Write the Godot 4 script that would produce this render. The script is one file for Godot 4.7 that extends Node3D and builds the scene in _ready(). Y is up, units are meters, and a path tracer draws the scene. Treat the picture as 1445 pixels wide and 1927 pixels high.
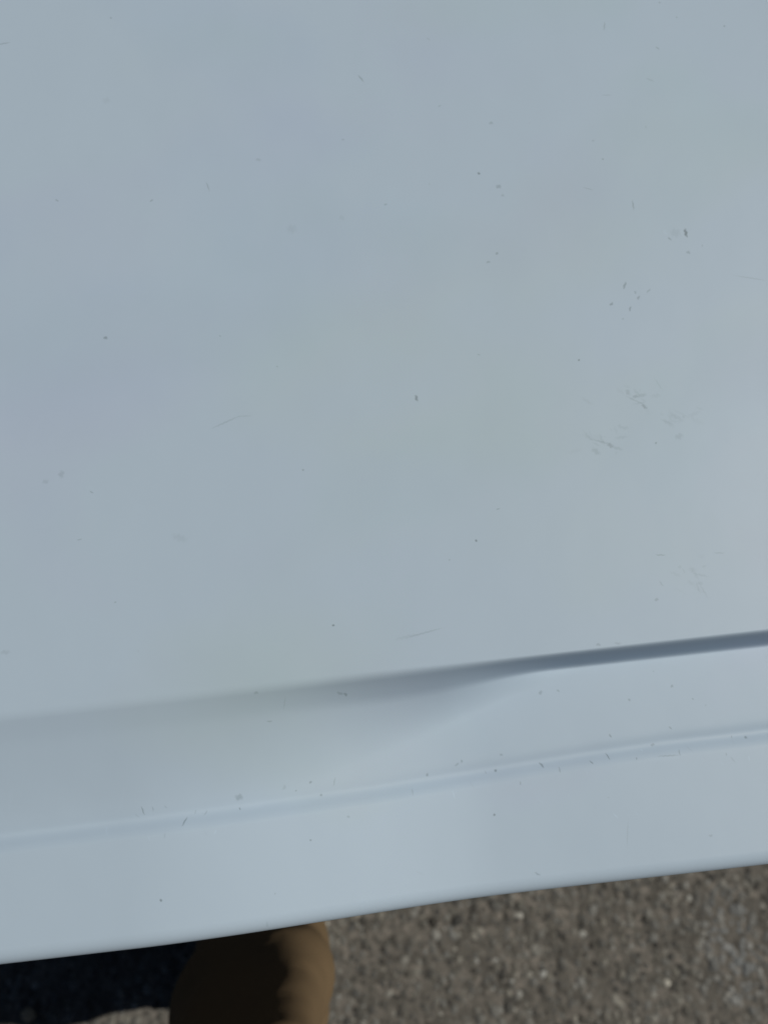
extends Node3D

# A pale panel with a recessed ledge along its front edge, seen from above;
# beyond its edge the asphalt and the leg of the person who stands there.
# Panel axes: u runs along the front edge, v across it towards the person (metres),
# v = 0 is the top of the step, v = FRONT the outer edge.

const TOP := 0.74
const FRONT := 0.1156
const BACK := -0.62
const END := 0.78
const SKIRT := 0.034
const ROUND := 0.0085
const EDGE_ANGLE := 6.125
const TILT := 9.0

# wear on the panel, measured on it: u, v, half length, half width (tenths of a millimetre), direction (degrees), strength (percent; below 0 = paler)
const MARKS := [
	[809, -2638, 7.4, 7.4, 4, 80], [1516, -2674, 6.0, 4.8, 4, 50], [907, -2549, 14.6, 11.7, 26, 35], [923, -2493, 8.8, 7.4, 4, 25], [276, -2491, 8.7, 5.8, 4, 30], [1198, -1509, 5.7, 5.7, 5, 75],
	[-298, -1054, 5.4, 4.8, 5, 50], [531, -608, 5.9, 5.9, 6, 85], [-220, -264, 6.0, 5.2, 26, 85], [-1246, -1847, 11.1, 8.3, 26, 55], [-1148, 922, 5.9, 5.6, 7, 85], [501, 767, 6.0, 6.0, 7, 75],
	[918, -2943, 12.0, 9.0, 4, 30], [1479, -2790, 9.1, 6.1, 4, 20], [222, -3275, 25.4, 4.4, 59, 45], [317, -1379, 17.1, 7.4, 82, 70], [1907, -2191, 25.1, 8.8, 89, 85], [1847, -2196, 26.9, 23.9, 5, 10],
	[1811, -2164, 11.8, 5.3, 60, 40], [1900, -2074, 11.6, 8.7, 27, 35], [1514, -1911, 22.1, 6.3, 118, 50], [1565, -1866, 8.8, 5.9, 70, 30], [1578, -1834, 12.6, 6.3, 118, 40], [1424, -1810, 12.5, 6.8, 136, 50],
	[1521, -1774, 15.6, 5.0, 113, 50], [1640, -1869, 15.8, 5.1, 136, 30], [1640, -2380, 28.8, 4.5, 92, 40], [845, -2153, 7.5, 7.0, 5, 45], [792, -2107, 11.9, 5.9, -16, 35], [-241, -2386, 25.6, 22.7, 5, 10],
	[32, -2431, 14.3, 14.3, 4, 8], [-1491, -1146, 18.8, 13.4, 101, 22], [-1570, -1115, 15.3, 10.2, -16, 17], [-932, -768, 36.9, 15.8, 26, 10], [-666, -1340, 75.1, 4.3, -20, 22], [-570, -1363, 37.7, 4.0, 1, 14],
	[-1415, -808, 12.6, 3.0, -10, 35], [-1257, -484, 5.1, 4.1, 6, 40], [1431, -1310, 16.9, 11.3, 69, 20], [1467, -1284, 14.2, 8.5, 5, 28], [1506, -1224, 16.6, 8.3, 42, 34], [1466, -1260, 61.0, 4.4, 32, 15],
	[1247, -1057, 49.6, 5.5, 21, 20], [1291, -1033, 16.5, 11.0, 26, 34], [1211, -1009, 24.5, 13.6, 47, 18], [1325, -1015, 27.6, 8.3, 21, 15], [1661, -1047, 23.5, 14.7, -19, 16], [1534, -1024, 5.6, 5.6, 5, 50],
	[224, -181, 83.9, 4.2, -9, 20], [131, -170, 57.4, 7.8, -6, 10], [1397, -221, 10.9, 8.1, 6, 30], [1435, -297, 15.6, 4.2, 58, 20], [2217, -1897, 88.0, 3.5, 14, 20], [1761, -421, 27.7, 3.3, 6, 22],
	[-765, 517, 18.5, 14.5, 7, 33], [-1028, 593, 19.7, 3.9, -57, 60], [-929, 569, 12.4, 3.0, -54, 30], [-412, 494, 6.9, 6.9, 7, 50], [-543, 500, 12.7, 7.6, 126, 18], [-487, 524, 4.8, 4.0, 7, 40],
	[-365, 561, 6.4, 5.3, 7, 50], [-239, 675, 8.0, 5.3, 7, 30], [184, 536, 7.8, 6.2, 76, 50], [344, 503, 13.5, 5.4, -22, 30], [370, 490, 7.8, 5.2, 87, 40], [543, 557, 7.1, 6.6, 7, 70],
	[787, 558, 15.7, 5.2, 58, 65], [874, 589, 15.6, 3.4, 88, 40], [581, 482, 8.2, 5.5, 6, 40], [832, 190, 11.3, 9.6, -13, 35], [1171, 451, 10.5, 4.7, 62, 50], [1499, 447, 10.8, 4.3, 41, 40],
	[1394, 524, 11.2, 7.0, 6, 35], [1457, 584, 56.3, 3.7, 3, 30], [1521, 576, 15.8, 3.4, 95, 35], [-433, 756, 5.3, 4.7, 7, 60], [1169, 934, 66.3, 2.5, 103, 16], [-220, 66, 16.4, 6.8, 26, 30],
	[-194, 75, 10.8, 6.7, 65, 50], [-618, 17, 10.8, 6.8, 6, 30], [-575, 163, 13.5, 3.5, 6, 35], [-492, 82, 31.6, 2.9, 105, 20], [1900, 543, 7.4, 6.8, 6, 60], [1596, 992, 11.1, 5.5, 7, 25],
	[1302, 279, 6.8, 6.8, 6, 40], [1545, 235, 7.1, 7.1, 6, 40], [1647, 312, 5.1, 4.6, 6, 40], [1068, -32, 11.4, 7.1, 6, 30], [1165, -28, 17.0, 5.7, 11, 22], [-1724, -3626, 34.3, 4.0, -8, 35],
	[-1137, -3753, 6.7, 5.4, 67, 35], [-1185, -3233, 20.1, 17.2, 4, 8], [-1780, -300, 22.3, 9.9, 6, 16], [1662, -3522, 28.7, 3.9, 104, 35], [2017, -3661, 7.6, 5.1, 3, 40], [2376, -3480, 5.7, 5.1, 4, 60],
	[1871, -3154, 24.3, 3.6, 27, 25], [1403, -2498, 29.4, 2.9, 21, 25], [1601, -3072, 30.8, 3.1, 4, 20], [-663, -1808, 5.5, 4.4, 5, 30], [672, -1588, 8.4, 3.4, 16, 30], [84, -2900, 7.3, 5.9, 4, 25],
	[-388, -2811, 14.4, 8.6, 4, 20], [-669, 1102, 5.2, 15.5, 7, 15], [1473, -1720, 5.8, 5.8, 5, 25], [1123, 842, 18.1, 3.9, 51, -35], [1234, 844, 20.6, 3.1, 56, -15], [1791, -2204, 18.1, 9.1, 71, -20],
	[1886, -2196, 6.0, 18.0, 5, -12], [1897, -2122, 35.8, 6.0, 5, -8], [-695, 571, 78.8, 15.8, 1, -6], [-484, 588, 105.8, 13.2, 2, -6], [1424, 594, 112.5, 14.1, 2, -10], [713, 566, 55.1, 8.3, 0, -8],
	[-1318, 461, 13.1, 78.8, 14, -5], [-1831, 377, 15.6, 91.2, 14, -5],
]

var mottle := FastNoiseLite.new()
var folds := FastNoiseLite.new()


func _ready() -> void:
	var cam := Camera3D.new()
	cam.name = "camera"
	cam.transform = Transform3D(Basis(Vector3(0.99952402, 0.03024428, 0.0060838), Vector3(-0.0043697, 0.33401215, -0.94255864), Vector3(-0.03053907, 0.94208342, 0.33398533)), Vector3(0.00636, 1.11706, 0.05924))
	cam.fov = rad_to_deg(2.0 * atan(963.5 / 1447.0))
	cam.near = 0.02
	cam.far = 600.0
	var lens := CameraAttributesPhysical.new()
	lens.frustum_focal_length = 6.8
	lens.exposure_aperture = 1.35
	lens.frustum_focus_distance = 0.385
	lens.frustum_near = 0.02
	lens.frustum_far = 600.0
	cam.attributes = lens
	add_child(cam)
	cam.fov = rad_to_deg(2.0 * atan(963.5 / 1447.0))
	cam.current = true

	var sky_mat := ProceduralSkyMaterial.new()
	sky_mat.sky_top_color = Color(0.28, 0.36, 0.485)
	sky_mat.sky_horizon_color = Color(0.55, 0.66, 0.80)
	sky_mat.sky_curve = 0.14
	sky_mat.ground_bottom_color = Color(0.25, 0.24, 0.22)
	sky_mat.ground_horizon_color = Color(0.5, 0.55, 0.6)
	sky_mat.sky_energy_multiplier = 0.55
	var env := Environment.new()
	env.background_mode = Environment.BG_SKY
	env.sky = Sky.new()
	env.sky.sky_material = sky_mat
	env.tonemap_mode = Environment.TONE_MAPPER_LINEAR
	env.tonemap_exposure = 0.95
	env.sdfgi_enabled = true
	env.ssao_enabled = true
	env.ssil_enabled = true
	var we := WorldEnvironment.new()
	we.name = "world_environment"
	we.environment = env
	add_child(we)

	var sun := DirectionalLight3D.new()
	sun.name = "sun"
	var az := deg_to_rad(EDGE_ANGLE - 2.5)
	var el := deg_to_rad(47.0)
	var to_sun := Vector3(cos(el) * cos(az), sin(el), -cos(el) * sin(az))
	sun.look_at_from_position(to_sun * 3.0, Vector3.ZERO, Vector3.UP)
	sun.light_color = Color(1.0, 0.955, 0.89)
	sun.light_energy = 1.36
	sun.light_angular_distance = 0.53
	sun.shadow_enabled = true
	add_child(sun)

	mottle.seed = 11
	mottle.noise_type = FastNoiseLite.TYPE_SIMPLEX_SMOOTH
	mottle.frequency = 1.0
	mottle.fractal_octaves = 3
	folds.seed = 5
	folds.frequency = 1.0
	folds.fractal_octaves = 2

	make_ground()
	make_panel()
	make_person()


func mesh_node(called: String, m: Mesh, mat: Material, parent: Node) -> MeshInstance3D:
	var o := MeshInstance3D.new()
	o.name = called
	o.mesh = m
	o.material_override = mat
	o.cast_shadow = GeometryInstance3D.SHADOW_CASTING_SETTING_ON
	parent.add_child(o, true)
	return o


# ---------------------------------------------------------------- ground

func make_ground() -> void:
	# the binder between the stones: fine dark grain, tiled in world space
	var fine := FastNoiseLite.new()
	fine.seed = 3
	fine.noise_type = FastNoiseLite.TYPE_CELLULAR
	fine.cellular_return_type = FastNoiseLite.RETURN_CELL_VALUE
	fine.frequency = 0.06
	var grain := NoiseTexture2D.new()
	grain.width = 1024
	grain.height = 1024
	grain.seamless = true
	grain.noise = fine
	var ramp := Gradient.new()
	ramp.offsets = PackedFloat32Array([0.0, 0.4, 0.75, 1.0])
	ramp.colors = PackedColorArray([Color(0.20, 0.20, 0.195), Color(0.30, 0.30, 0.29), Color(0.38, 0.375, 0.365), Color(0.50, 0.49, 0.47)])
	grain.color_ramp = ramp
	var m := StandardMaterial3D.new()
	m.albedo_texture = grain
	m.uv1_triplanar = true
	m.uv1_world_triplanar = true
	m.uv1_scale = Vector3(1.7, 1.7, 1.7)
	m.roughness = 0.95
	var sheet := PlaneMesh.new()
	sheet.size = Vector2(400, 400)
	var g := mesh_node("ground", sheet, m, self)
	g.set_meta("label", "grey asphalt ground below the pale panel")
	g.set_meta("kind", "structure")

	# the stones of the asphalt, set in the binder so that only their tops stand out
	var stone := lumpy_stone(7)
	var rng := RandomNumberGenerator.new()
	rng.seed = 21
	var places: Array[Transform3D] = []
	var tints: PackedColorArray = []
	var patch := FastNoiseLite.new()
	patch.seed = 8
	patch.frequency = 9.0
	patch.fractal_octaves = 3
	var step := 0.0071
	var z := -0.04
	while z < 0.66:
		var x := -0.75
		while x < 0.95:
			var p := Vector2(x + rng.randf_range(-0.5, 0.5) * step, z + rng.randf_range(-0.5, 0.5) * step)
			x += step
			if rng.randf() < 0.10:
				continue
			var s := rng.randf_range(0.0030, 0.0057)
			if rng.randf() < 0.12:
				s *= 1.45
			var b := Basis(Vector3.UP, rng.randf() * TAU) * Basis.from_scale(Vector3(s * rng.randf_range(0.85, 1.3), s * 0.5, s))
			b = Basis(Vector3.RIGHT, rng.randf_range(-0.35, 0.35)) * b
			places.append(Transform3D(b, Vector3(p.x, -0.0016 + rng.randf_range(-0.0010, 0.0008), p.y)))
			var tone := 0.080 * exp(rng.randfn(0.0, 0.46)) * (1.0 + 0.55 * patch.get_noise_2d(p.x, p.y))
			var warm := rng.randf_range(-0.5, 0.8)
			var c := Color(tone * (0.945 + 0.05 * warm), tone, tone * (0.98 - 0.08 * warm))
			# a chalky bluish stain dried on the asphalt
			var d := Vector2((p.x - 0.495) / 0.034, (p.y - 0.265) / 0.060).length() + 0.5 * patch.get_noise_2d(p.x * 3.0, p.y * 3.0)
			var k := clampf(1.45 - d, 0.0, 1.0) * 0.85
			c = c.lerp(Color(tone * 0.5 + 0.098, tone * 0.5 + 0.116, tone * 0.5 + 0.130), k)
			tints.append(c)
		z += step
	places.append(Transform3D(Basis.from_scale(Vector3(0.010, 0.006, 0.0085)), Vector3(-0.40, 0.0005, 0.325)))
	tints.append(Color(0.33, 0.28, 0.2))
	var mm := MultiMesh.new()
	mm.transform_format = MultiMesh.TRANSFORM_3D
	mm.use_colors = true
	mm.mesh = stone
	mm.instance_count = places.size()
	for i in places.size():
		mm.set_instance_transform(i, places[i])
		mm.set_instance_color(i, tints[i])
	var sm := StandardMaterial3D.new()
	sm.vertex_color_use_as_albedo = true
	sm.roughness = 0.85
	var mi := MultiMeshInstance3D.new()
	mi.name = "asphalt_stones"
	mi.multimesh = mm
	mi.material_override = sm
	mi.set_meta("kind", "stuff")
	mi.set_meta("category", "asphalt")
	mi.set_meta("label", "coarse grey and tan stone grain of the asphalt surface")
	add_child(mi, true)


func lumpy_stone(seed_: int) -> ArrayMesh:
	var rng := RandomNumberGenerator.new()
	rng.seed = seed_
	var s := SphereMesh.new()
	s.radius = 1.0
	s.height = 2.0
	s.radial_segments = 7
	s.rings = 3
	var st := SurfaceTool.new()
	st.create_from(s, 0)
	var a := st.commit_to_arrays()
	var v: PackedVector3Array = a[Mesh.ARRAY_VERTEX]
	var n := FastNoiseLite.new()
	n.seed = seed_
	n.frequency = 0.9
	for i in v.size():
		v[i] *= 1.0 + 0.45 * n.get_noise_3dv(v[i])
	a[Mesh.ARRAY_VERTEX] = v
	var m := ArrayMesh.new()
	m.add_surface_from_arrays(Mesh.PRIMITIVE_TRIANGLES, a)
	st = SurfaceTool.new()
	st.create_from(m, 0)
	st.generate_normals()
	return st.commit()


# ---------------------------------------------------------------- panel

func crease_at(u: float) -> float:
	return lerpf(0.0580, 0.0535, smoothstep(-0.02, 0.15, u))


# where the step runs out, from left to right: over the whole ledge at first, then ever tighter under the edge
const FOOT := [0.056, 0.056, 0.0555, 0.0545, 0.0505, 0.0430, 0.0350, 0.0265, 0.0185, 0.0138, 0.0116, 0.0108, 0.0104, 0.0104]


func foot_at(u: float) -> float:
	var x := clampf((u + 0.152) / 0.028, 0.0, 11.999)
	var i := int(x)
	return cubic_interpolate(FOOT[i], FOOT[i + 1], FOOT[maxi(i - 1, 0)], FOOT[i + 2], x - i)


func drop_at(u: float) -> float:
	return lerpf(0.035, 0.0195, smoothstep(0.05, -0.13, u))


func step_profile(v: float, foot: float, steep: float, along: float) -> float:
	if v <= 0.0:
		return 0.0
	var a := minf(v / lerpf(0.0072, 0.0130, smoothstep(0.09, 0.0, along)), 1.0)
	var b := minf(v / foot, 1.0)
	return -drop_at(along) * (steep * (1.0 - pow(1.0 - a, 1.1)) + (1.0 - steep) * (1.0 - pow(1.0 - b, lerpf(1.3, 1.5, smoothstep(-0.12, 0.02, along)))))


func height_at(u: float, v: float) -> float:
	var fan := smoothstep(0.09, -0.04, u)
	var h := 0.0
	if v > -0.005 and v < 0.07:
		# edge and foot of the step are rounded off
		var foot := foot_at(u)
		var steep := lerpf(1.0, 0.20, smoothstep(0.105, 0.03, u)) - 0.14 * smoothstep(0.015, -0.075, u)
		var soft := lerpf(0.0014, 0.0024, fan)
		for k in 9:
			h += step_profile(v + soft * (k - 4) * 0.25, foot, steep, u) / 9.0
	elif v >= 0.07:
		h = -drop_at(u)
	var c := crease_at(u) + 0.0003 * mottle.get_noise_2d(u * 11.0, 4.0)
	var rise := smoothstep(c - 0.003, c + 0.006, v)
	h += lerpf(0.0014, 0.0038, fan) * rise
	h -= lerpf(0.0016, 0.0005, fan) * exp(-pow((v - c + 0.001) / 0.0036, 2.0))
	h += 0.075 * maxf(0.0, v - c - 0.004)
	# moulded plastic is never quite flat
	h += 0.0005 * mottle.get_noise_2d(u * 3.0, v * 3.0) + 0.00012 * mottle.get_noise_2d(u * 16.0, v * 16.0 + 9.0)
	return h


# a point of the moulded surface; w is v up to where the edge turns down, then the length run round the edge and down the skirt
func surface_at(u: float, w: float) -> Vector3:
	var turn := FRONT - ROUND
	var over := maxf(0.0, w - turn)
	var v := minf(w, turn)
	var h := height_at(u, v)
	var quarter := ROUND * PI * 0.5
	if over > 0.0:
		var a := minf(over / quarter, 1.0) * PI * 0.5
		v += ROUND * sin(a)
		h -= ROUND * (1.0 - cos(a)) + maxf(0.0, over - quarter)
	# the front edge is not quite parallel to the step
	v += 0.0150 * clampf(u, -0.3, 0.3) * smoothstep(0.07, 0.108, w)
	# back and ends turn down as well
	var e := 0.0
	for side: float in [absf(u) - (END - 0.02), (BACK + 0.02) - w]:
		e = maxf(e, side)
	if e > 0.0:
		h -= 0.022 - sqrt(maxf(0.0, 0.022 * 0.022 - e * e))
	return Vector3(u, h, v)


func strip(us: PackedFloat32Array, ws: PackedFloat32Array) -> ArrayMesh:
	var vs := PackedVector3Array()
	var ns := PackedVector3Array()
	var uvs := PackedVector2Array()
	var cs := PackedColorArray()
	var idx := PackedInt32Array()
	var e := 0.0004
	for w in ws:
		for u in us:
			var p := surface_at(u, w)
			var n := (surface_at(u, w + e) - surface_at(u, w - e)).cross(surface_at(u + e, w) - surface_at(u - e, w)).normalized()
			vs.append(p)
			ns.append(n)
			uvs.append(Vector2((u + 0.21) / 0.5, (p.z + 0.41) / 0.54))
			# cloudy reflections painted into the colour, a touch greener or more lilac in places
			var a := mottle.get_noise_2d(u * 4.0 + 3.0, p.z * 4.0)
			var b := mottle.get_noise_2d(u * 3.0, p.z * 5.0 + 20.0)
			var reflected_person := exp(-(pow((u + 0.02) / 0.09, 2.0) + pow((p.z + 0.10) / 0.10, 2.0)))  # blurred reflection of the person, painted in by taking out blue
			var sheen := 1.0 + 0.055 * mottle.get_noise_2d(u * 5.0 + 40.0, p.z * 7.0)  # brightness blotches of the painted reflections
			var brighter := smoothstep(0.045, 0.10, p.z) + 0.5 * smoothstep(-0.12, 0.0, p.z) * smoothstep(0.05, -0.10, u)  # painted light: front rim and lower left made brighter
			sheen *= 1.0 + 0.034 * brighter
			cs.append(Color((1.0 + 0.022 * brighter) * sheen * (1.0 + 0.035 * a), sheen * (1.0 + 0.022 * b), sheen * (1.0 - 0.045 * b - 0.045 * reflected_person)))
	var k := us.size()
	for j in ws.size() - 1:
		for i in k - 1:
			var q := j * k + i
			idx.append_array(PackedInt32Array([q, q + 1, q + k, q + 1, q + k + 1, q + k]))
	var arr := []
	arr.resize(Mesh.ARRAY_MAX)
	arr[Mesh.ARRAY_VERTEX] = vs
	arr[Mesh.ARRAY_NORMAL] = ns
	arr[Mesh.ARRAY_TEX_UV] = uvs
	arr[Mesh.ARRAY_COLOR] = cs
	arr[Mesh.ARRAY_INDEX] = idx
	var m := ArrayMesh.new()
	m.add_surface_from_arrays(Mesh.PRIMITIVE_TRIANGLES, arr)
	return m


func steps(list: PackedFloat32Array, to: float, by: float) -> void:
	var from := list[list.size() - 1]
	var n := maxi(1, roundi((to - from) / by))
	for i in n:
		list.append(lerpf(from, to, float(i + 1) / n))


func wear_texture() -> ImageTexture:
	var size := 2048
	var im := Image.create(size, size, false, Image.FORMAT_RGB8)
	var base := Color(0.88, 0.88, 0.88)
	im.fill(base)
	var rng := RandomNumberGenerator.new()
	rng.seed = 4
	var all := []
	for m: Array in MARKS:
		all.append([m[0] * 1e-4, m[1] * 1e-4, m[2] * 1e-4, m[3] * 1e-4, deg_to_rad(m[4]), m[5] * 0.0034])
	# the countless faint nicks between them
	for i in 55:
		var along := rng.randf() < 0.4
		all.append([rng.randf_range(-0.19, 0.27), rng.randf_range(-0.39, 0.11), rng.randf_range(0.0004, 0.0012) * (2.5 if along else 1.0), rng.randf_range(0.0003, 0.0005), rng.randf() * TAU, rng.randf_range(-0.08, 0.15)])
	# rubbed, greyish scuffs
	for m: Array in [[0.147, -0.131, 0.016, 0.006], [0.128, -0.108, 0.013, 0.006], [0.168, -0.114, 0.012, 0.004], [0.160, -0.032, 0.010, 0.007]]:
		for i in 14:
			all.append([m[0] + rng.randfn(0.0, m[2] * 0.5), m[1] + rng.randfn(0.0, m[3] * 0.7), rng.randf_range(0.0006, 0.004), rng.randf_range(0.0003, 0.0012), rng.randf_range(-0.3, 1.4), rng.randf_range(0.01, 0.04)])
	for i in 34:
		all.append([rng.randf_range(-0.17, 0.19), rng.randf_range(0.050, 0.066), rng.randf_range(0.0006, 0.0022), 0.0003, rng.randf_range(0.9, 2.2), rng.randf_range(-0.2, 0.25)])
	for m: Array in all:
		var cx: float = (m[0] + 0.21) / 0.5 * size
		var cy: float = (m[1] + 0.41) / 0.54 * size
		var sx := size / 0.5
		var sy := size / 0.54
		var la := maxf(m[2], 0.00035)
		var wa := maxf(m[3], 0.00022)
		var r := int((la + wa) * sx * 1.5) + 3
		for y in range(maxi(2, int(cy) - r), mini(size - 2, int(cy) + r)):
			for x in range(maxi(2, int(cx) - r), mini(size - 2, int(cx) + r)):
				var d := Vector2((x - cx) / sx, (y - cy) / sy).rotated(-m[4])
				d.y += 0.25 * wa * sin(d.x * 2500.0 + m[0] * 900.0)
				var q := Vector2(d.x / la, d.y / wa).length()
				q += 0.35 * mottle.get_noise_2d(x * 0.35, y * 0.35) * minf(1.0, wa / 0.0006)
				var k := clampf((1.25 - q) / 0.7, 0.0, 1.0)
				if k <= 0.0:
					continue
				var c := im.get_pixel(x, y)
				var s: float = m[5]
				im.set_pixel(x, y, c.lerp(Color(0.10, 0.12, 0.10), s * k) if s > 0.0 else c.lerp(Color(1.0, 1.0, 1.0), minf(1.0, -s * k * 2.2)))
	return ImageTexture.create_from_image(im)


func make_panel() -> void:
	var panel := Node3D.new()
	panel.name = "white_panel"
	panel.set_meta("label", "large pale blue-white panel with a recessed ledge along its rounded front edge")
	panel.set_meta("category", "panel")
	# it falls away a little towards the person
	var along := Vector3(1, 0, 0).rotated(Vector3.UP, deg_to_rad(EDGE_ANGLE))
	panel.transform = Transform3D(Basis(along, deg_to_rad(TILT)) * Basis(Vector3.UP, deg_to_rad(EDGE_ANGLE)), Vector3(0.01794, TOP, 0.00923))
	add_child(panel, true)

	var pm := StandardMaterial3D.new()
	pm.albedo_color = Color(0.468, 0.618, 0.798).linear_to_srgb()
	pm.albedo_texture = wear_texture()
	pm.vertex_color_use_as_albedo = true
	pm.texture_repeat = false
	pm.roughness = 0.5
	pm.metallic_specular = 0.3

	var us := PackedFloat32Array([-END])
	steps(us, -0.26, 0.02)
	steps(us, 0.30, 0.004)
	steps(us, END, 0.02)
	var deck := PackedFloat32Array([BACK])
	steps(deck, BACK + 0.022, 0.003)
	steps(deck, -0.42, 0.02)
	steps(deck, -0.02, 0.006)
	steps(deck, 0.001, 0.0007)
	var ledge := PackedFloat32Array([0.001])
	steps(ledge, 0.014, 0.0006)
	steps(ledge, 0.046, 0.0012)
	steps(ledge, 0.0525, 0.0008)
	var rim := PackedFloat32Array([0.0525])
	steps(rim, 0.068, 0.0008)
	steps(rim, FRONT - ROUND - 0.001, 0.004)
	steps(rim, FRONT - ROUND + ROUND * PI * 0.5, 0.0007)
	steps(rim, FRONT - ROUND + ROUND * PI * 0.5 + SKIRT, 0.008)
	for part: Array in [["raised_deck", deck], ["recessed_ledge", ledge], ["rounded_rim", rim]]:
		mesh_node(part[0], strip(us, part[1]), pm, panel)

	# the underside and the frame that carries it
	var box := BoxMesh.new()
	box.size = Vector3(2.0 * END - 0.03, 0.012, FRONT - BACK - 0.03)
	var under := mesh_node("underside", box, pm_plain(Color(0.36, 0.47, 0.59)), panel)
	under.position = Vector3(0, -0.058, (FRONT + BACK) * 0.5)
	var steel := pm_plain(Color(0.3, 0.31, 0.32))
	steel.metallic = 0.6
	steel.roughness = 0.5
	for x: float in [-0.62, 0.62]:
		for z: float in [-0.50, -0.12]:
			var head_of := panel.transform * Vector3(x, -0.064, z)
			var tube := CylinderMesh.new()
			tube.top_radius = 0.016
			tube.bottom_radius = 0.014
			tube.height = head_of.y
			tube.radial_segments = 16
			var leg := mesh_node("leg", tube, steel, panel)
			leg.transform = panel.transform.affine_inverse() * Transform3D(Basis.IDENTITY, Vector3(head_of.x, head_of.y * 0.5, head_of.z))


func pm_plain(c: Color) -> StandardMaterial3D:
	var m := StandardMaterial3D.new()
	m.albedo_color = c.linear_to_srgb()
	m.roughness = 0.6
	return m


# ---------------------------------------------------------------- person

# a bone: from, to, radius at each end
var bones := [
	[Vector3(-0.118, 0.055, 0.238), Vector3(-0.092, 0.30, 0.252), 0.066, 0.064],
	[Vector3(-0.092, 0.30, 0.252), Vector3(-0.072, 0.60, 0.270), 0.061, 0.052],
	[Vector3(-0.072, 0.60, 0.270), Vector3(-0.040, 0.93, 0.42), 0.056, 0.092],
	[Vector3(0.17, 0.055, 0.60), Vector3(0.15, 0.50, 0.50), 0.066, 0.064],
	[Vector3(0.15, 0.50, 0.50), Vector3(0.115, 0.90, 0.44), 0.066, 0.092],
	[Vector3(-0.03, 0.95, 0.435), Vector3(0.10, 0.95, 0.445), 0.105, 0.105],
	[Vector3(0.0, 1.02, 0.45), Vector3(0.07, 1.02, 0.455), 0.10, 0.10],
]
# folds of cloth over the shin
var creases := [
	[on_shin(-0.140, 0.150, 0.000), on_shin(-0.090, 0.210, 0.006), 0.008, 0.012, 0.050],
	[on_shin(-0.090, 0.210, 0.006), on_shin(-0.058, 0.285, 0.011), 0.012, 0.013, 0.055],
	[on_shin(-0.058, 0.285, 0.011), on_shin(-0.044, 0.380, 0.011), 0.013, 0.012, 0.055],
	[on_shin(-0.044, 0.380, 0.011), on_shin(-0.036, 0.560, 0.005), 0.012, 0.010, 0.055],
	[on_shin(-0.100, 0.315, 0.003), on_shin(-0.060, 0.385, 0.016), 0.005, 0.008, 0.020],
	[on_shin(-0.060, 0.385, 0.016), on_shin(-0.040, 0.430, 0.014), 0.008, 0.006, 0.020],
]


func on_shin(x: float, y: float, out: float) -> Vector3:
	var t := (y - 0.055) / 0.445
	var mid := Vector3(lerpf(-0.114, -0.067, t), y, 0.243 + 0.05 * y)
	return Vector3(x, y, mid.z - sqrt(maxf(0.0002, 0.060 * 0.060 - pow(x - mid.x, 2.0))) - out)


# the upper body leans a little over the panel, both hands held out in front
var trunk := [
	[Vector3(-0.01, 1.00, 0.465), Vector3(0.08, 1.00, 0.47), 0.118, 0.118],
	[Vector3(-0.03, 1.22, 0.44), Vector3(0.10, 1.22, 0.445), 0.115, 0.115],
	[Vector3(-0.08, 1.37, 0.42), Vector3(0.15, 1.37, 0.425), 0.088, 0.088],
	[Vector3(0.035, 1.40, 0.42), Vector3(0.035, 1.47, 0.405), 0.065, 0.062],
	[Vector3(-0.135, 1.37, 0.42), Vector3(-0.20, 1.13, 0.385), 0.062, 0.052],
	[Vector3(-0.20, 1.13, 0.385), Vector3(-0.105, 1.16, 0.225), 0.052, 0.036],
	[Vector3(0.205, 1.37, 0.425), Vector3(0.27, 1.13, 0.39), 0.062, 0.052],
	[Vector3(0.27, 1.13, 0.39), Vector3(0.165, 1.16, 0.225), 0.052, 0.036],
]


func jacket(p: Vector3) -> float:
	var d := 1.0
	for b: Array in trunk:
		d = smin(d, capsule(p, b), 0.045)
	if d < 0.04:
		d -= 0.003 * folds.get_noise_3dv(p * Vector3(11, 9, 11))
	return maxf(d, 0.90 - p.y)


func head(p: Vector3) -> float:
	# chin forward and down: the face looks at the panel
	var d := (p * Vector3(1.0, 0.80, 0.86)).length() - 0.078
	d = smin(d, capsule(p, [Vector3(0, -0.055, -0.045), Vector3(0, -0.085, -0.058), 0.038, 0.026]), 0.04)
	d = smin(d, capsule(p, [Vector3(0, 0.005, -0.088), Vector3(0, -0.030, -0.106), 0.008, 0.013]), 0.014)
	d = smin(d, capsule(p, [Vector3(-0.016, -0.058, -0.086), Vector3(0.016, -0.058, -0.086), 0.008, 0.008]), 0.012)
	for s: float in [-1.0, 1.0]:
		d = smin(d, capsule(p, [Vector3(0.078 * s, 0.018, 0.005), Vector3(0.074 * s, -0.020, -0.002), 0.011, 0.008]), 0.010)
		d = maxf(d, 0.014 - (p - Vector3(0.031 * s, 0.004, -0.098)).length())
	return smin(d, capsule(p, [Vector3(0, -0.06, 0.02), Vector3(0, -0.15, 0.045), 0.052, 0.056]), 0.03)


func hair(p: Vector3) -> float:
	var d := ((p - Vector3(0, 0.018, 0.010)) * Vector3(1.0, 0.82, 0.86)).length() - 0.084
	d -= 0.004 * folds.get_noise_3dv(p * 40.0)
	return maxf(d, -p.y * 0.75 - p.z - 0.030 - 0.004 * folds.get_noise_3dv(p * 60.0))


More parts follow.
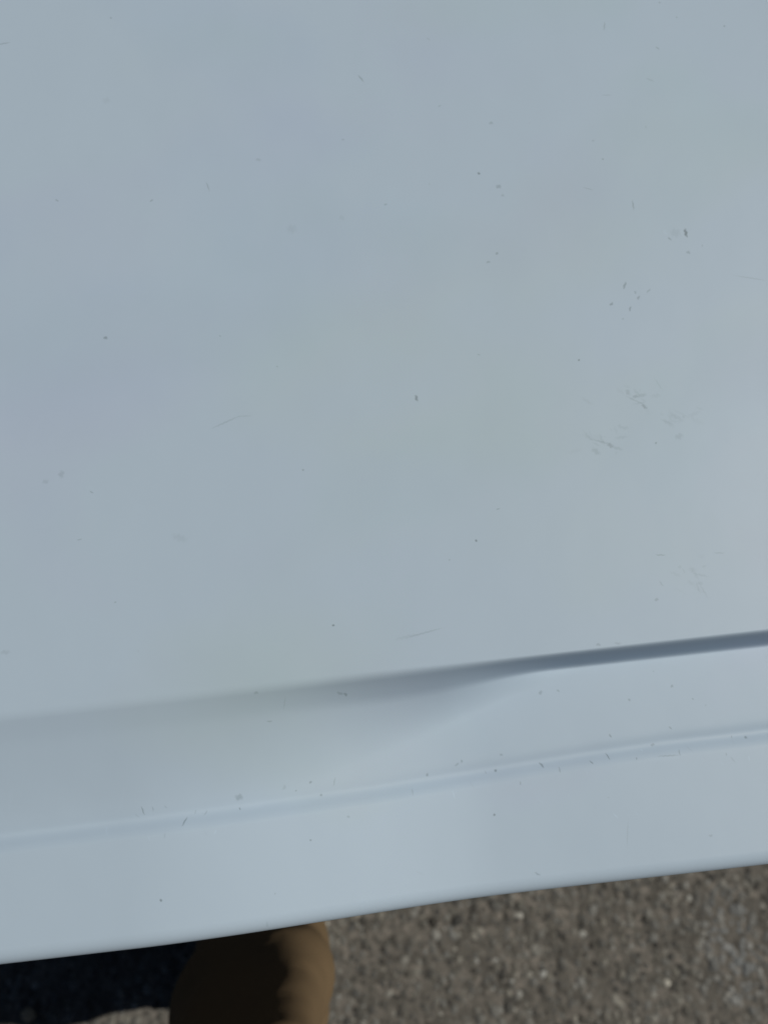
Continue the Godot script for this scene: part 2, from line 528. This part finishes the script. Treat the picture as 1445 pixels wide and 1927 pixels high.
func hand(p: Vector3) -> float:
	# wrist at the origin, palm towards -z, fingers curling inwards (-x), thumb on top
	var d := capsule(p, [Vector3(0, 0, 0.03), Vector3(0, 0, -0.02), 0.026, 0.026])
	d = smin(d, capsule(p, [Vector3(0.004, 0.018, -0.04), Vector3(0.004, 0.022, -0.085), 0.020, 0.014]), 0.02)
	d = smin(d, capsule(p, [Vector3(0.004, -0.016, -0.04), Vector3(0.004, -0.024, -0.080), 0.020, 0.014]), 0.02)
	var lengths := [0.040, 0.045, 0.041, 0.032]
	for k in 4:
		var y := 0.030 - 0.020 * k
		var l: float = lengths[k]
		var a := Vector3(0.004, y, -0.088 + 0.004 * absf(k - 1.0))
		var b := a + Vector3(-0.35, 0.0, -0.94) * l
		var c := b + Vector3(-0.92, 0.0, -0.30) * l * 0.7
		var e := c + Vector3(-0.85, 0.0, 0.5) * l * 0.5
		d = smin(d, minf(capsule(p, [a, b, 0.0092, 0.0085]), minf(capsule(p, [b, c, 0.0085, 0.0080]), capsule(p, [c, e, 0.0080, 0.0070]))), 0.004)
	var t := minf(capsule(p, [Vector3(-0.006, 0.022, -0.03), Vector3(-0.026, 0.044, -0.058), 0.013, 0.011]), capsule(p, [Vector3(-0.026, 0.044, -0.058), Vector3(-0.046, 0.046, -0.078), 0.010, 0.008]))
	return smin(d, t, 0.008)


func capsule(p: Vector3, c: Array) -> float:
	var a: Vector3 = c[0]
	var ab: Vector3 = c[1] - a
	var t := clampf((p - a).dot(ab) / ab.length_squared(), 0.0, 1.0)
	return (p - a - ab * t).length() - lerpf(c[2], c[3], t)


func smin(a: float, b: float, k: float) -> float:
	var h := maxf(k - absf(a - b), 0.0) / k
	return minf(a, b) - h * h * k * 0.25


func trousers(p: Vector3) -> float:
	var d := 1.0
	for b: Array in bones:
		var e := capsule(p, b)
		d = smin(d, e, 0.035)
	if d > 0.05:
		return d
	for c: Array in creases:
		d = smin(d, capsule(p, c), c[4])
	# slack cloth: slanting folds, bunched towards the hem
	var amount := 0.0035 * smoothstep(0.22, 0.08, p.y)
	d -= amount * sin(p.y * 95.0 + p.x * 38.0 + 3.0 * folds.get_noise_3dv(p * 7.0))
	d -= 0.0024 * folds.get_noise_3dv(p * Vector3(13, 7, 13) + Vector3(0, 3, 0)) + 0.0006 * folds.get_noise_3dv(p * Vector3(40, 18, 40))
	d = maxf(d, 0.045 + 0.008 * sin(p.x * 40.0) - p.y)
	return maxf(d, p.y - 1.06)


# surface nets: one vertex in each cell the surface crosses, one quad round each crossed edge
func surface_net(field: Callable, lo: Vector3, hi: Vector3, cell: float) -> ArrayMesh:
	var n := Vector3i(((hi - lo) / cell).ceil()) + Vector3i.ONE
	var coarse := 6
	var g := PackedFloat32Array()
	g.resize(n.x * n.y * n.z)
	g.fill(1.0)
	var bound := cell * coarse * 1.4
	for bz in range(0, n.z, coarse):
		for by in range(0, n.y, coarse):
			for bx in range(0, n.x, coarse):
				var mid := lo + (Vector3(bx, by, bz) + Vector3.ONE * coarse * 0.5) * cell
				var dm: float = field.call(mid)
				if absf(dm) > bound + 0.012:
					if dm < 0.0:
						for z in range(bz, mini(bz + coarse, n.z)):
							for y in range(by, mini(by + coarse, n.y)):
								for x in range(bx, mini(bx + coarse, n.x)):
									g[(z * n.y + y) * n.x + x] = -1.0
					continue
				for z in range(bz, mini(bz + coarse, n.z)):
					for y in range(by, mini(by + coarse, n.y)):
						for x in range(bx, mini(bx + coarse, n.x)):
							g[(z * n.y + y) * n.x + x] = field.call(lo + Vector3(x, y, z) * cell)
	var id := {}
	var vs := PackedVector3Array()
	var idx := PackedInt32Array()
	var sx := 1
	var sy := n.x
	var sz := n.x * n.y
	for z in n.z - 1:
		for y in n.y - 1:
			for x in n.x - 1:
				var at := z * sz + y * sy + x
				var neg := 0
				for k in 8:
					if g[at + (k & 1) * sx + ((k >> 1) & 1) * sy + ((k >> 2) & 1) * sz] < 0.0:
						neg += 1
				if neg == 0 or neg == 8:
					continue
				var sum := Vector3.ZERO
				var cnt := 0
				for k in 8:
					for ax in 3:
						if k & (1 << ax):
							continue
						var k2 := k | (1 << ax)
						var ga := g[at + (k & 1) * sx + ((k >> 1) & 1) * sy + ((k >> 2) & 1) * sz]
						var gb := g[at + (k2 & 1) * sx + ((k2 >> 1) & 1) * sy + ((k2 >> 2) & 1) * sz]
						if (ga < 0.0) == (gb < 0.0):
							continue
						var p := Vector3(k & 1, (k >> 1) & 1, (k >> 2) & 1)
						p[ax] += ga / (ga - gb)
						sum += p
						cnt += 1
				id[at] = vs.size()
				vs.append(lo + (Vector3(x, y, z) + sum / cnt) * cell)
	var st := [sx, sy, sz]
	for z in range(1, n.z - 1):
		for y in range(1, n.y - 1):
			for x in range(1, n.x - 1):
				var at := z * sz + y * sy + x
				for ax in 3:
					var inside := g[at] < 0.0
					if inside == (g[at + st[ax]] < 0.0):
						continue
					var b: int = st[(ax + 1) % 3]
					var c: int = st[(ax + 2) % 3]
					if not (id.has(at) and id.has(at - b) and id.has(at - c) and id.has(at - b - c)):
						continue
					var q := [id[at], id[at - b], id[at - b - c], id[at - c]]
					if inside:
						q.reverse()
					idx.append_array(PackedInt32Array([q[0], q[1], q[2], q[0], q[2], q[3]]))
	var ns := PackedVector3Array()
	var e := cell * 0.5
	for v in vs:
		ns.append(Vector3(field.call(v + Vector3(e, 0, 0)) - field.call(v - Vector3(e, 0, 0)), field.call(v + Vector3(0, e, 0)) - field.call(v - Vector3(0, e, 0)), field.call(v + Vector3(0, 0, e)) - field.call(v - Vector3(0, 0, e))).normalized())
	var arr := []
	arr.resize(Mesh.ARRAY_MAX)
	arr[Mesh.ARRAY_VERTEX] = vs
	arr[Mesh.ARRAY_NORMAL] = ns
	arr[Mesh.ARRAY_INDEX] = idx
	var m := ArrayMesh.new()
	m.add_surface_from_arrays(Mesh.PRIMITIVE_TRIANGLES, arr)
	return m


func boot(p: Vector3) -> float:
	# ankle at the origin, toe towards -z
	var d := capsule(p, [Vector3(0, 0.13, 0.015), Vector3(0, 0.055, 0.02), 0.047, 0.042])
	d = smin(d, capsule(p, [Vector3(0, 0.05, 0.035), Vector3(0, 0.052, -0.09), 0.040, 0.040]), 0.03)
	d = smin(d, capsule(p, [Vector3(0, 0.045, -0.08), Vector3(0.006, 0.040, -0.15), 0.044, 0.036]), 0.02)
	return maxf(d, 0.022 - p.y)


func sole(p: Vector3) -> float:
	var q := Vector2(p.x, 0.0)
	var t := clampf((p.z + 0.16) / 0.21, 0.0, 1.0)
	q.y = p.z - clampf(p.z, -0.155, 0.035)
	var w := lerpf(0.046, 0.038, t)
	return maxf(q.length() - w, absf(p.y - 0.0135) - 0.0115)


func make_person() -> void:
	var person := Node3D.new()
	person.name = "person"
	person.set_meta("label", "person in tan trousers standing at the panel, shin showing below its front edge")
	person.set_meta("category", "person")
	person.position = Vector3(-0.117, 0, 0.252)
	add_child(person, true)
	var cloth := StandardMaterial3D.new()
	cloth.albedo_color = Color(0.118, 0.088, 0.054).linear_to_srgb()
	cloth.roughness = 0.95
	cloth.metallic_specular = 0.2
	var t := mesh_node("trousers", surface_net(trousers, Vector3(-0.26, 0.02, 0.16), Vector3(0.29, 1.08, 0.78), 0.008), cloth, person)
	t.position = -person.position
	var wool := pm_plain(Color(0.24, 0.19, 0.115))
	wool.roughness = 0.95
	var skin := pm_plain(Color(0.42, 0.25, 0.17))
	var up := -person.position
	mesh_node("jacket", surface_net(jacket, Vector3(-0.30, 0.86, 0.11), Vector3(0.37, 1.56, 0.62), 0.013), wool, person).position = up
	var hd := mesh_node("head", surface_net(head, Vector3(-0.10, -0.21, -0.13), Vector3(0.10, 0.12, 0.12), 0.006), skin, person)
	hd.position = Vector3(0.035, 1.60, 0.375) + up
	hd.rotation.x = deg_to_rad(-28.0)
	mesh_node("hair", surface_net(hair, Vector3(-0.10, -0.11, -0.11), Vector3(0.10, 0.14, 0.13), 0.006), pm_plain(Color(0.03, 0.02, 0.015)), hd)
	var hm := surface_net(hand, Vector3(-0.075, -0.055, -0.155), Vector3(0.045, 0.07, 0.07), 0.004)
	for s: float in [-1.0, 1.0]:
		var h := mesh_node("hand", hm, skin, person)
		h.position = Vector3(0.03 + 0.135 * s, 1.162, 0.200) + up
		h.scale.x = s
		h.rotation.y = deg_to_rad(20.0 * s)
	var leather := pm_plain(Color(0.16, 0.085, 0.045))
	var rubber := pm_plain(Color(0.03, 0.028, 0.026))
	var bm := surface_net(boot, Vector3(-0.07, 0.0, -0.21), Vector3(0.07, 0.19, 0.10), 0.006)
	var sm := surface_net(sole, Vector3(-0.07, -0.012, -0.22), Vector3(0.07, 0.04, 0.10), 0.005)
	for k in 2:
		var b := mesh_node("boot", bm, leather, person)
		b.position = Vector3(0, 0, 0) if k == 0 else Vector3(0.285, 0, 0.345)
		b.rotation.y = deg_to_rad(8.0 if k == 0 else -14.0)
		mesh_node("sole", sm, rubber, b)
